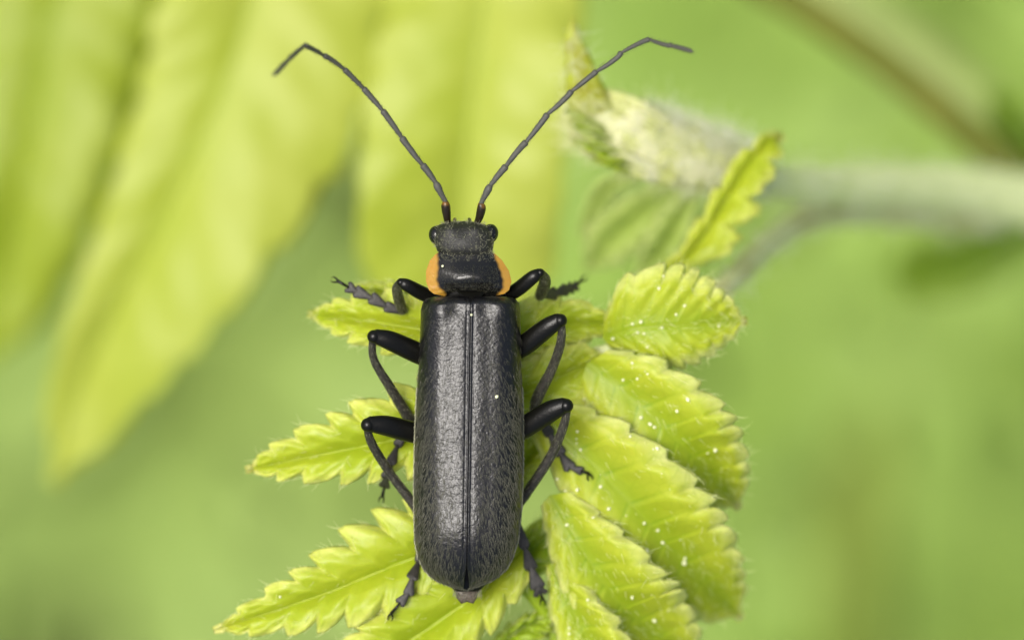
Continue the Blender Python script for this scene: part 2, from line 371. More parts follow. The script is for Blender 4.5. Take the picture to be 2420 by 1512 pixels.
# ------------------------------------------------------------------ leaflets
ALL_LEAF = []; LEAF_KEYS = []
def leaflet(name, parent, mid, WL, WR, teeth=9, depth=0.22, ang=38, hump=0.35, quilt=0.10, m=None, nu=260, nv=22,
            rim=0.30, thick=0.12, wave=0.12, valley=0.25, seed=1, jag=0.06, label=None, curlL=0.0, curlR=0.0, vw=0.07, trough=0.0):
    """serrated leaflet. mid: traced midrib (x, y, z); WL/WR: side-vein lengths (traced units) at evenly spaced stations"""
    r = np.random.default_rng(seed)
    P = np.array([Q(*p) for p in mid])
    C = spline(P, nu); T = np.gradient(C, axis=0); T /= np.linalg.norm(T, axis=1)[:, None]
    tt = np.linspace(0, 1, nu)
    N = np.stack([-T[:, 1], T[:, 0], 0 * tt], -1); N /= np.linalg.norm(N, axis=1)[:, None]   # left of the midrib
    Th = T.copy(); Th[:, 2] = 0
    rows, edge, vein = [], [], []
    ph = r.random() * 6
    for side, Wk, curl in ((-1, WR, curlR), (1, WL, curlL)):
        Wk = np.asarray(Wk, float) / PPM
        kk = np.linspace(0, 1, len(Wk))
        W = np.interp(tt, kk, Wk); ker = np.hanning(nu // 8 | 1); ker /= ker.sum()
        W = np.convolve(np.pad(W, len(ker) // 2, mode='edge'), ker, 'valid')[:nu]
        W = np.maximum(W, 0.0)
        off = r.random() * 0.3
        q = tt * teeth + off + 0.12 * np.sin(tt * 17 + ph)
        f = q % 1.0; kth = np.floor(q).astype(int)
        amp = (0.75 + 0.5 * r.random(teeth + 3))[kth]
        shape = np.where(f < 0.76, np.sin(f / 0.76 * np.pi / 2) ** 0.8, 0.5 + 0.5 * np.cos((f - 0.76) / 0.24 * np.pi))
        f2 = (q * 3) % 1.0
        small = np.where(f2 < 0.75, (f2 / 0.75) ** 0.7, 1 - (f2 - 0.75) / 0.25)
        Wt = W * (1 - depth * amp * (1 - shape)) * (1 - jag * depth * (1 - small))
        Wt = Wt * np.clip((1 - tt) * 9, 0, 1) ** 0.75
        a = np.radians(ang) * (0.75 + 0.5 * tt)
        Wt = Wt / np.cos(a) ** 0.6
        dirn = N * side * np.cos(a)[:, None] + Th * np.sin(a)[:, None]
        ss = np.linspace(0, 1, nv + 1)[1:]
        if side == -1: ss = ss[::-1]
        blk = np.zeros((nu, nv, 3)); eb = np.zeros((nu, nv)); vb = np.zeros((nu, nv))
        wmax = max(Wt.max(), 1e-6); rel = Wt / wmax
        for j, s in enumerate(ss):
            # between two side veins the blade is puffed up; the veins lie in grooves
            puff = 0.5 - 0.5 * np.cos(2 * np.pi * (f - 0.80))
            zz = (hump * math.sin(math.pi * min(1, s ** 0.75) * 0.62) + valley * (min(1.0, s * 3.2) - 1.0) * 1.0) * rel
            zz = zz + quilt * (puff - 0.5) * min(1.0, s * 2.5) * (1 - 0.3 * s) * rel
            if trough:      # folded leaflet: wide groove along the midrib, pleats only near the raised rim
                q_ = min(1.0, s / 0.70); up_ = q_ * q_ * (3 - 2 * q_)
                low = 1.0 if side == 1 else 0.25      # the far side slips under the rim of its neighbour
                zz = (trough * (up_ * low - 0.35) - (0.35 * s * s if side == -1 else 0) + quilt * 1.3 * (0.5 + 0.5 * low) * (puff - 0.5) * max(0.0, (s - 0.25) / 0.75)) * rel
            zz = zz - (rim + curl) * max(0.0, (s - 0.62) / 0.38) ** 2 * rel
            zz = zz + wave * np.sin(tt * 9 + ph + side) * s * rel + 0.4 * wave * np.sin(tt * 23 + 2 * ph) * s * rel
            shrink = 1 - 0.10 * curl * s * s
            blk[:, j] = C + dirn * (Wt * s * shrink)[:, None]
            blk[:, j, 2] += zz + 0.05 * np.sin(tt * 31 + s * 5 + ph) * np.sin(s * 7 + tt * 13) * s + 0.035 * np.sin(tt * 57 - s * 9 + 2 * ph) * s
            eb[:, j] = s
            d = np.minimum(np.abs(f - 0.80), 1 - np.abs(f - 0.80))
            vb[:, j] = np.clip(1 - d / 0.07, 0, 1) * (1 - s) * 0.7 + math.exp(-(s / vw) ** 2)  # a wide vw spreads the vein tone into painted groove shade
        rows.append(blk); edge.append(eb); vein.append(vb)
    Cm = C.copy(); Cm[:, 2] -= valley * (W / max(W.max(), 1e-6))
    V = np.concatenate([rows[0], Cm[:, None], rows[1]], axis=1)
    E = np.concatenate([edge[0], np.zeros((nu, 1)), edge[1]], axis=1)
    Vn = np.concatenate([vein[0], np.ones((nu, 1)), vein[1]], axis=1)
    F = grid_faces(nu, 2 * nv + 1)[:, ::-1]
    V = V.reshape(-1, 3)
    ALL_LEAF.append((V.copy(), F.copy())); LEAF_KEYS.append(seed)
    o = link_mesh(name, V, F, m or M_leaf, parent, attrs={'edge': E.ravel(), 'vein': Vn.ravel()})
    sol = o.modifiers.new('thickness', 'SOLIDIFY'); sol.thickness = thick; sol.offset = -1
    if label: o['label'] = label
    o['_g'] = 0
    del o['_g']
    return o, V.reshape(nu, 2 * nv + 1, 3)

shoot = empty('leafy_shoot', tuple(Q(1140, 960, -3.6)))
tag(shoot, 'young yellow green shoot with serrated leaf under the beetle and woolly white bud', 'plant')

GR = {}
def lf(key, mid, WL, WR, **kw):
    o, g_ = leaflet('leaflet', shoot, mid, WL, WR, **kw); GR[key] = g_; return o

# left side, from the top
lf('L1', [(1150, 790, -3.4), (1000, 778, -3.3), (860, 757, -3.7), (727, 742, -4.6)],
   [60, 75, 85, 70, 42, 0], [70, 105, 98, 72, 45, 0], teeth=6, depth=0.20, seed=3, hump=0.30, ang=38)
lf('L1b', [(1080, 730, -4.0), (960, 700, -4.2), (880, 688, -4.6), (826, 680, -5.2)],
   [30, 35, 35, 22, 0], [30, 35, 35, 24, 0], teeth=5, depth=0.14, seed=4, hump=0.12, quilt=0.05)
lf('L2', [(1130, 1000, -3.2), (980, 1030, -3.1), (790, 1068, -3.3), (580, 1110, -3.9)],
   [95, 115, 105, 92, 70, 44, 0], [150, 150, 130, 105, 82, 52, 0], teeth=7, depth=0.30, seed=5, hump=0.42, quilt=0.11)
lf('L3', [(1130, 1270, -3.3), (960, 1325, -3.0), (760, 1405, -3.1), (505, 1489, -3.5)],
   [90, 120, 125, 110, 92, 70, 44, 0], [140, 160, 150, 125, 92, 68, 40, 0], teeth=8, depth=0.28, seed=6, hump=0.45, quilt=0.11)
lf('L4', [(1240, 1290, -3.5), (1130, 1400, -3.2), (990, 1500, -3.2), (800, 1625, -3.6)],
   [70, 95, 120, 130, 120, 80, 0], [60, 120, 150, 150, 125, 80, 0], teeth=7, depth=0.22, seed=8, hump=0.5, quilt=0.10)
# right side
lf('R0', [(1120, 830, -3.8), (1250, 790, -4.0), (1370, 765, -4.4), (1500, 772, -4.9)],
   [80, 95, 88, 60, 30, 0], [60, 75, 70, 55, 30, 0], teeth=6, depth=0.14, seed=9, hump=0.2, quilt=0.08)
lf('R1', [(1425, 800, -4.2), (1500, 778, -3.6), (1620, 768, -3.6), (1767, 758, -4.4)],
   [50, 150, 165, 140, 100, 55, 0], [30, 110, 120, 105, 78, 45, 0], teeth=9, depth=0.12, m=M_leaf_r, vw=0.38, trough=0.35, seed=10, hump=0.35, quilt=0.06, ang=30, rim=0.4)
lf('R1b', [(1130, 960, -3.7), (1240, 930, -3.8), (1350, 880, -4.0), (1440, 850, -4.3)],
   [80, 100, 90, 60, 0], [80, 110, 100, 60, 0], teeth=5, depth=0.10, seed=12, hump=0.25, quilt=0.10, m=M_leaf)
lf('R2', [(1385, 860, -3.6), (1480, 930, -3.3), (1600, 1040, -3.5), (1690, 1130, -5.0), (1747, 1200, -6.8)],
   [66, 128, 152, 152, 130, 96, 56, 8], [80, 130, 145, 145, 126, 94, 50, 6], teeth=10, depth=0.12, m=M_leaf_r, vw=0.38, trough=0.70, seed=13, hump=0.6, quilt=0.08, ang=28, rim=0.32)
lf('R3', [(1275, 985, -3.6), (1385, 1082, -3.2), (1530, 1235, -3.6), (1650, 1360, -5.2), (1752, 1460, -8.0)],
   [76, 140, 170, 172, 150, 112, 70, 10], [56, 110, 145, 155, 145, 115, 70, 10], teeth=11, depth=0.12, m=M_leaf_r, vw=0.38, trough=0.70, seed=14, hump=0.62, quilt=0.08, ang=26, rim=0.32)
lf('R4', [(1300, 1170, -3.4), (1375, 1300, -3.2), (1470, 1430, -3.9), (1640, 1570, -6.5)],
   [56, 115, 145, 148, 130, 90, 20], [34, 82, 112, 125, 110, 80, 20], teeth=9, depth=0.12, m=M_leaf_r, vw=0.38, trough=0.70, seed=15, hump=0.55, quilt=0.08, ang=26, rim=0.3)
lf('R5', [(1300, 1330, -3.7), (1345, 1430, -3.6), (1400, 1530, -3.8), (1460, 1660, -4.4)],
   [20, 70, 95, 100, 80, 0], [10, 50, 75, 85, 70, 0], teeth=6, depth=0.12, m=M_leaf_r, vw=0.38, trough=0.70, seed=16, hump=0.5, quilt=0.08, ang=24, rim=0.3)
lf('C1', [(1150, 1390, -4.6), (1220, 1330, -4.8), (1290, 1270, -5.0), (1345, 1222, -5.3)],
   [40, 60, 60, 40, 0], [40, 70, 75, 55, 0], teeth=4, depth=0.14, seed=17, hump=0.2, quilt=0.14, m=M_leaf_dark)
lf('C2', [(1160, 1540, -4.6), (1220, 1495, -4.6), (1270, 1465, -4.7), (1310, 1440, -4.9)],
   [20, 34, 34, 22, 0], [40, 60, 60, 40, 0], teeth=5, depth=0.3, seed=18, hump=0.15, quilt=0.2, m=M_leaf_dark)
lf('C3', [(1110, 1180, -4.3), (1190, 1130, -4.4), (1260, 1070, -4.4), (1330, 1010, -4.5)],
   [70, 80, 70, 45, 0], [60, 70, 52, 30, 0], teeth=4, depth=0.12, seed=19, hump=0.25, quilt=0.10)

# central stalk of the compound leaf
V, F, info = tube_data([Q(1150, 760, -4.3), Q(1135, 900, -4.0), Q(1128, 1080, -3.95), Q(1140, 1260, -4.0), Q(1230, 1370, -4.3), Q(1290, 1450, -4.9), Q(1330, 1560, -5.6)],
                       [0.22, 0.3, 0.34, 0.34, 0.24, 0.22, 0.2], 14, 60)
link_mesh('leaf_stalk', V, F, M_leaf_dark, shoot, attrs={'edge': np.zeros(len(V)), 'vein': np.zeros(len(V))})

# combined surface for setting things down
def make_bvh():
    VV, FF, off = [], [], 0
    for v, f in ALL_LEAF:
        VV.append(v); FF.append(f + off); off += len(v)
    return BVHTree.FromPolygons(np.vstack(VV).tolist(), np.vstack(FF).tolist())
bvh = make_bvh(); BVH_SRC = list(ALL_LEAF); BVH_KEYS = list(LEAF_KEYS)
WHERE = {3: 'the uppermost leaflet beside the left front leg', 5: 'the left leaflet under the hind leg', 6: 'the lower left leaflet', 8: 'the leaflet under the tail of the beetle',
         10: 'the broad leaflet nearest the curled leaf', 13: 'the right leaflet just below the broad one', 14: 'the long lower right leaflet in front of the claws',
         15: 'the bottom right leaflet', 16: 'the small leaflet at the bottom edge', 12: 'the leaflet between the right legs', 9: 'the leaflet behind the right front foot'}
def surf_z(x, y, default=-3.4):
    """height of the leaf under a traced point"""
    z = default
    for _ in range(3):
        p = Q(x, y, z)
        h = bvh.ray_cast(Vector((p[0], p[1], 5)), Vector((0, 0, -1)))
        if h[0] is None: return default
        z = h[0].z
    return z

# fine pale hairs on the leaf rims and ridges
roots, dirs, lens, wid = [], [], [], []
for key, g_ in GR.items():
    nu, nc, _ = g_.shape
    right = key in ('R1', 'R2', 'R3', 'R4', 'R5')
    for col, nb in ((0, 2), (nc - 1, nc - 3)):
        for _ in range(45 if right else 45):
            i = int(rng.integers(10, nu - 4)); c = g_[i, col]; inn = g_[i, nb]
            d = c - inn; d /= np.linalg.norm(d) + 1e-9
            tng = g_[i + 3, col] - g_[i, col]; tng /= np.linalg.norm(tng) + 1e-9
            roots.append(c); dirs.append(d * 0.7 + tng * rng.normal(0.5, 0.5) + np.array([0, 0, rng.normal(0.25, 0.4)]))
            lens.append(rng.uniform(0.12, 0.42)); wid.append(rng.uniform(0.005, 0.011))
    for _ in range(240 if right else 90):
        i = int(rng.integers(8, nu - 8)); j = int(rng.integers(2, nc - 2)); c = g_[i, j]
        tng = g_[i + 4, j] - g_[i, j]; tng /= np.linalg.norm(tng) + 1e-9
        roots.append(c); dirs.append(tng + rng.normal(0, 0.35, 3) + np.array([0, 0, 0.35]))
        lens.append(rng.uniform(0.10, 0.36)); wid.append(rng.uniform(0.004, 0.010))
roots = np.array(roots); dirs = np.array(dirs); lens = np.array(lens); wid = np.array(wid)
V, F = hair_data(roots, dirs, lens, wid, rng.normal(0, 0.05, (len(roots), 3)), 4)
tag(link_mesh('leaf_hair', V, F, mat('leaf_hair', (0.85, 0.88, 0.45), 0.5, 0.4, tr=0.4), shoot), kind='stuff')

# ------------------------------------------------------------------ woolly bud, stem, curled leaf
def wool(name, axis, radii, n, lmin, lmax, wd, m, parent, flow=0.8, out_=0.5, jitter=0.45, curl=0.25, n_s=80):
    PR = spline(np.column_stack([np.array(axis), np.array(radii)]), n_s)
    C, R = PR[:, :3], PR[:, 3]
    T = np.gradient(C, axis=0); T /= np.linalg.norm(T, axis=1)[:, None]
    S = np.cross(T, np.array([0, 0, 1.0])); S /= np.linalg.norm(S, axis=1)[:, None]; U = np.cross(S, T)
    k = rng.integers(0, n_s, n); a = rng.random(n) * 2 * np.pi
    rad = S[k] * np.cos(a)[:, None] + U[k] * np.sin(a)[:, None]
    root = C[k] + rad * (R[k] * rng.uniform(0.75, 1.0, n))[:, None]
    d = T[k] * flow + rad * out_ + rng.normal(0, jitter, (n, 3))
    L = rng.uniform(lmin, lmax, n)
    V, F = hair_data(root, d, L, np.full(n, wd), rng.normal(0, 1, (n, 3)) * (L * curl)[:, None], 5)
    return tag(link_mesh(name, V, F, m, parent), kind='stuff')

bud_axis = [Q(1345, 262, -8.6), Q(1420, 300, -8.8), Q(1540, 340, -9.5), Q(1650, 380, -10.5), Q(1760, 410, -12)]
V, F, _ = tube_data(bud_axis, [0.4, 0.85, 1.02, 0.95, 0.65], 28, 60, noise=0.03)
bud = link_mesh('bud', V, F, M_bud, shoot)
wool('wool', [Q(1350, 290, -8.2), Q(1450, 310, -8.0), Q(1560, 345, -8.3)], [0.75, 1.0, 1.1], 700, 0.3, 0.9, 0.009, M_wool_c, bud, flow=-0.8, out_=0.25, jitter=0.25, curl=0.2)
# overlapping scales on the bud
for k, (a0, b0, wdt) in enumerate([((1400, 205), (1620, 330), 40), ((1350, 270), (1600, 350), 42), ((1345, 325), (1560, 400), 38), ((1380, 355), (1600, 430), 34)]):
    x0, y0 = a0; x1, y1 = b0
    mid = [(x1, y1, -9.2), ((x0 + x1) / 2, (y0 + y1) / 2 - 4, -8.15), (x0, y0, -8.5)]
    sc_o, _g = leaflet('bud_scale', bud, mid, [wdt * .5, wdt, wdt * .7, 0], [wdt * .5, wdt, wdt * .7, 0], teeth=3, depth=0.08, hump=0.12, quilt=0.05, m=M_bud, nu=60, nv=8, thick=0.12, valley=0.05, seed=40 + k, rim=0.2)
    ALL_LEAF.pop(); LEAF_KEYS.pop()
V, F, _ = tube_data([Q(1355, 42, -7.4), Q(1352, 75, -7.4), Q(1362, 130, -7.6), Q(1378, 200, -7.9), Q(1400, 270, -8.3), Q(1430, 330, -8.8)],
                    [0.03, 0.17, 0.38, 0.56, 0.72, 0.6], 16, 50, flat=0.4)
spk = link_mesh('bud_spike', V, F, M_spike, shoot)
wool('wool', bud_axis, [0.3, 0.8, 1.0, 0.95, 0.7], 2800, 0.3, 0.75, 0.009, M_wool_c, bud, flow=-0.35, out_=0.45, jitter=0.5, curl=0.35)
wool('wool', [Q(1520, 300, -9.2), Q(1620, 350, -9.8), Q(1720, 380, -11), Q(1790, 420, -12.5)], [0.85, 1.0, 0.9, 0.65], 2600, 0.25, 0.6, 0.010, M_wool, bud, flow=-0.3, out_=0.7, jitter=0.6, curl=0.5)
wool('hair', [Q(1355, 60, -7.4), Q(1362, 130, -7.6), Q(1378, 200, -7.9), Q(1400, 270, -8.3)], [0.1, 0.26, 0.4, 0.5], 160, 0.2, 0.7, 0.009, M_wool, spk, flow=0.4, out_=0.6)

stem_axis = [Q(1740, 410, -12), Q(1850, 430, -15), Q(1960, 440, -19), Q(2120, 440, -24), Q(2300, 450, -29), Q(2470, 480, -33)]
V, F, _ = tube_data(stem_axis, [0.45, 0.55, 0.62, 0.72, 0.85, 1.0], 20, 80, noise=0.02)
stem = link_mesh('stem', V, F, M_stem, shoot)
wool('wool', stem_axis, [0.45, 0.5, 0.6, 0.7, 0.85, 1.0], 800, 0.35, 0.9, 0.009, M_wool, stem, flow=-0.1, out_=0.9, jitter=0.4, curl=0.3, n_s=160)
# stalk running from the stem junction down to the compound leaf
low_axis = [Q(2330, 510, -33), Q(2120, 490, -27), Q(1960, 500, -22), Q(1850, 550, -17), Q(1750, 640, -12), Q(1650, 740, -8), Q(1560, 800, -5.6), Q(1440, 830, -4.9), Q(1300, 870, -4.7), Q(1150, 930, -4.5)]
V, F, _ = tube_data(low_axis, [0.75, 0.7, 0.55, 0.42, 0.36, 0.3, 0.25, 0.24, 0.26, 0.3], 16, 90, noise=0.01)
st2 = link_mesh('leaf_stalk', V, F, mat('brownish_stalk', (0.50, 0.50, 0.22), 0.6, 0.3, vary=((0.62, 0.66, 0.34), 0.5, 0.4, 0.6)), shoot, attrs={'edge': np.zeros(len(V)), 'vein': np.zeros(len(V))})
wool('wool', low_axis[:6], [0.75, 0.7, 0.55, 0.45, 0.4, 0.3], 500, 0.3, 0.8, 0.009, M_wool, st2, flow=-0.1, out_=0.9, jitter=0.4, n_s=120)

# curled leaf standing on edge in front of the stem: narrow strip with a ruffled lower edge
cm = [(1560, 655, -8.6), (1640, 590, -8.6), (1700, 500, -8.8), (1760, 400, -9.2), (1815, 335, -9.8), (1848, 322, -10.4)]
leaflet('curled_leaf', shoot, cm, [20, 36, 46, 48, 42, 30, 8], [16, 62, 98, 96, 80, 60, 14], teeth=5, depth=0.42, ang=20, hump=0.15, quilt=0.08, nu=220, nv=18, rim=0.2, thick=0.14, seed=50, curlR=0.0, curlL=0.0, jag=0.3, wave=0.08)
for k, (xa, ya, xb, yb, wv) in enumerate([(1460, 345, 1345, 290, 26), (1480, 375, 1352, 330, 26), (1500, 400, 1400, 372, 22), (1440, 320, 1338, 262, 20)]):
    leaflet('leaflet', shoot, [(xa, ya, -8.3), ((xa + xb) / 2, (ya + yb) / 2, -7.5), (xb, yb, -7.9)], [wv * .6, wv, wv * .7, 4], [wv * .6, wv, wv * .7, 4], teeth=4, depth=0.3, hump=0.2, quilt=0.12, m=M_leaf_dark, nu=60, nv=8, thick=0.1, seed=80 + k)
# leaflets below the bud, in its shade
leaflet('leaflet', shoot, [(1600, 440, -15), (1520, 500, -15.5), (1440, 570, -16.5), (1385, 640, -18)], [40, 84, 84, 50, 0], [40, 80, 80, 50, 0], teeth=6, depth=0.2, hump=0.25, m=M_under, nu=120, nv=12, seed=51)
leaflet('leaflet', shoot, [(1640, 450, -13), (1600, 520, -13.6), (1560, 590, -14.6), (1500, 660, -16)], [30, 60, 60, 40, 0], [26, 60, 60, 38, 0], teeth=6, depth=0.2, hump=0.25, m=M_under, nu=120, nv=12, seed=52)
leaflet('leaflet', shoot, [(1500, 410, -14), (1440, 440, -14.6), (1395, 500, -16), (1375, 560, -17)], [20, 34, 30, 18, 0], [20, 36, 30, 18, 0], teeth=5, depth=0.2, hump=0.2, m=M_under, nu=120, nv=12, seed=53)
# white threads of the wool hanging below the bud

# ------------------------------------------------------------------ broad blurred leaves behind
def big_leaf(label, parts, mids, m, group=None, **kw):
    p0 = Q(*mids[0][0])
    e = empty('broad_leaf', tuple(p0)); tag(e, label, 'leaf', group)
    for (mid, WL, WR, kk) in parts:
        a = dict(kw); a.update(kk)
        leaflet('leaf_blade', e, mid, WL, WR, m=m, nu=200, nv=26, thick=0.25, **a)
        ALL_LEAF.pop(); LEAF_KEYS.pop()
        V, F, _ = tube_data([Q(x, y, z - 1.2 if False else z - 0.9) for x, y, z in mid], np.linspace(0.35, 0.06, len(mid)), 10, 50)
        link_mesh('midrib', V, F, M_pale_stem, e)
    return e

mB = [(640, -260, -34), (560, 120, -33), (420, 440, -33), (270, 740, -34), (185, 930, -35), (128, 1140, -36)]
big_leaf('broad pale blurred leaf slanting down past the left antenna tip',
         [(mB, [400, 425, 420, 385, 335, 280, 210, 140, 60], [290, 290, 265, 220, 185, 150, 115, 80, 30], dict(ang=30, teeth=9, depth=0.07, hump=0.5, quilt=0.10, valley=0.12, rim=0.2, wave=0.5, vw=0.03, seed=60))], [mB], M_big)
mA = [(200, -300, -46), (120, 60, -45), (60, 380, -45), (10, 640, -46), (-30, 860, -47)]
big_leaf('darker yellow green blurred leaf half hidden behind the broad pale leaf',
         [(mA, [420, 420, 390, 340, 280, 190, 60], [280, 280, 260, 230, 170, 120, 40], dict(ang=25, curlL=1.2, teeth=8, depth=0.08, hump=0.5, quilt=0.10, valley=0.12, rim=0.2, wave=0.5, vw=0.03, seed=61))], [mA], M_big2)
mC = [(1165, -250, -30), (1140, 60, -29), (1110, 300, -29), (1085, 600, -30), (1080, 900, -32)]
big_leaf('upright light green blurred leaf straight behind the two antennae of the beetle',
         [(mC, [290, 285, 290, 285, 285, 280, 170, 0], [270, 275, 300, 310, 300, 290, 170, 0], dict(ang=12, teeth=8, depth=0.03, hump=0.5, quilt=0.10, valley=0.12, rim=0.2, wave=0.5, vw=0.03, seed=62))], [mC], M_big)

# blurred twig and pale stalk crossing the top corner
V, F, _ = tube_data([Q(1640, -130, -44), Q(1900, 20, -41), Q(2110, 165, -38), Q(2290, 315, -36), Q(2420, 420, -34)], [0.62, 0.64, 0.64, 0.64, 0.6], 16, 60, noise=0.02)
tag(link_mesh('twig', V, F, M_twig), 'blurred brown twig crossing the upper corner down to the woolly stem', 'twig')
V, F, _ = tube_data([Q(1700, -200, -84), Q(2000, 0, -80), Q(2200, 160, -78), Q(2420, 330, -76), Q(2560, 420, -74)], [1.0, 1.0, 1.0, 1.0, 1.0], 16, 60)
tag(link_mesh('pale_stalk', V, F, M_pale_stem), 'faint pale green stalk running beside the blurred brown twig', 'stalk')
def far_leaf(label, mid, WL, WR, m, **kw):
    e, _ = leaflet('blurred_leaf', None, mid, WL, WR, m=m, nu=80, nv=12, thick=0.2, **kw); ALL_LEAF.pop(); LEAF_KEYS.pop()
    tag(e, label, 'leaf')
    return e
far_leaf('deep green out of focus leaf hanging below the thick woolly stem', [(2460, 540, -50), (2340, 590, -51), (2230, 620, -52), (2110, 640, -53)], [60, 120, 130, 110, 30], [60, 110, 110, 90, 20], M_dkleaf, teeth=4, depth=0.1, hump=1, seed=70)
far_leaf('deep green out of focus leaf above the woolly stem at the photo edge', [(2500, 500, -42), (2450, 400, -43), (2400, 320, -43), (2340, 220, -44)], [60, 80, 80, 60, 10], [60, 90, 85, 60, 10], M_dkleaf, teeth=4, depth=0.1, hump=1, seed=71)
V, F, _ = tube_data([Q(2030, 1750, -210), Q(2020, 1400, -200), Q(2040, 1150, -196), Q(2090, 950, -200)], [2.6, 2.6, 2.2, 1.0], 12, 40)
tag(link_mesh('plant_stalk', V, F, mat('olive_stalk', (0.15, 0.2, 0.03), 0.7, 0.2)), 'very blurred olive stalk standing far below, lower corner of the photo', 'stalk')

# ------------------------------------------------------------------ the beetle
beetle = empty('beetle', tuple(Q(1108, 960, -2.9)))
tag(beetle, 'long black soldier beetle with orange rimmed pronotum and thin antennae on the leaf', 'beetle')

def interp(y, ys, xs): return np.interp(y, ys, xs)
def smooth_interp(y, ys, xs):
    s = spline(np.column_stack([ys, xs, 0 * np.array(ys)]), 400)
    return np.interp(y, s[:, 0], s[:, 1])

# body: head, neck, thorax and abdomen as one skin
rings = [(521, 1092, 16, -1.05, .16), (524, 1092, 34, -1.0, .27), (530, 1092, 56, -.95, .38), (540, 1094, 67, -.90, .48), (552, 1095, 71, -.88, .54), (566, 1096, 71, -.86, .56),
         (580, 1097, 69, -.86, .56), (594, 1099, 65, -.86, .52), (612, 1106, 54, -.95, .42), (640, 1108, 66, -1.1, .45), (690, 1110, 84, -1.3, .52),
         (730, 1111, 108, -1.5, .62), (800, 1111, 113, -1.6, .68), (1000, 1108, 117, -1.65, .68), (1200, 1105, 115, -1.65, .62), (1320, 1104, 96, -1.75, .5),
         (1370, 1104, 62, -1.8, .38), (1392, 1104, 40, -1.8, .26), (1404, 1103, 30, -1.8, .16)]
RG = spline(np.array([(y * .01, xc, hw, zc, hz) for y, xc, hw, zc, hz in rings]) * np.array([1, .01, .01, 1, 1]), 150)
segs = 40
Vb = []
for y, xc, hw, zc, hz in RG:
    y *= 100; xc *= 100; hw = max(hw * 100, 6)
    a = np.linspace(0, 2 * np.pi, segs, endpoint=False)
    c_, s_ = np.cos(a), np.sin(a)
    ex = 2 / 2.5
    xx = xc + hw * np.sign(c_) * np.abs(c_) ** ex
    zz = zc + hz * np.sign(s_) * np.abs(s_) ** ex
    Vb.append(np.stack([(xx - 1210) / PPM, np.full(segs, (756 - y) / PPM), zz], -1))
Vb = np.array(Vb)
# two low bumps over the antenna sockets and a shallow pit between them
yy = 756 - Vb[:, :, 1] * PPM; xx = Vb[:, :, 0] * PPM + 1210; top = Vb[:, :, 2] > -0.8
for cx, cy, am, sg in ((1062, 538, .13, 11), (1124, 538, .13, 11), (1093, 545, -.07, 12), (1094, 575, .05, 18)):
    Vb[:, :, 2] += np.where(top, am * np.exp(-((xx - cx) ** 2 + (yy - cy) ** 2) / (2 * sg ** 2)), 0)
Fb = grid_faces(len(RG), segs, True).tolist()
Vf = Vb.reshape(-1, 3); n0 = len(Vf)
Vf = np.vstack([Vf, Vb[0].mean(0)[None], Vb[-1].mean(0)[None]])
for j in range(segs):
    Fb.append([(j + 1) % segs, j, n0]); Fb.append([(len(RG) - 1) * segs + j, (len(RG) - 1) * segs + (j + 1) % segs, n0 + 1])
fm = []
for f in Fb:
    yv = 756 - np.mean([Vf[i][1] for i in f]) * PPM
    fm.append(1 if yv < 603 else 0)
body = link_mesh('body', Vf, Fb, [M_black, M_head], beetle, midx=fm)

# eyes
def ellipsoid(c, r, nu=20, nv=28, rot=0.0):
    u = np.linspace(0.02, np.pi - 0.02, nu); v = np.linspace(0, 2 * np.pi, nv, endpoint=False)
    x = np.sin(u)[:, None] * np.cos(v)[None]; y = np.sin(u)[:, None] * np.sin(v)[None]; z = np.cos(u)[:, None] * np.ones(nv)[None]
    X = x * r[0]; Y = y * r[1]; Z = z * r[2]
    X, Y = X * math.cos(rot) - Y * math.sin(rot), X * math.sin(rot) + Y * math.cos(rot)
    V = np.stack([X + c[0], Y + c[1], Z + c[2]], -1).reshape(-1, 3)
    F = grid_faces(nu, nv, True)[:, ::-1].tolist()
    n = len(V); V = np.vstack([V, [c[0], c[1], c[2] + r[2]]], ) ; V = np.vstack([V, [c[0], c[1], c[2] - r[2]]])
    for j in range(nv):
        F.append([j, (j + 1) % nv, n]); F.append([(nu - 1) * nv + (j + 1) % nv, (nu - 1) * nv + j, n + 1])
    return V, F
for cx, cy, rt in ((1033, 556, 0.2), (1158, 552, -0.2)):
    V, F = ellipsoid(Q(cx, cy, -0.86), (0.25, 0.29, 0.25), rot=rt)
    link_mesh('eye', V, F, M_eye, beetle)
# mouth palps just under the front edge
for cx, s in ((1078, -1), (1106, 1)):
    V, F, _ = tube_data([Q(cx, 534, -1.15), Q(cx + s * 4, 524, -1.35), Q(cx + s * 3, 518, -1.6)], [0.07, 0.06, 0.05], 8, 12)
    link_mesh('palp', V, F, M_ant_base, beetle)

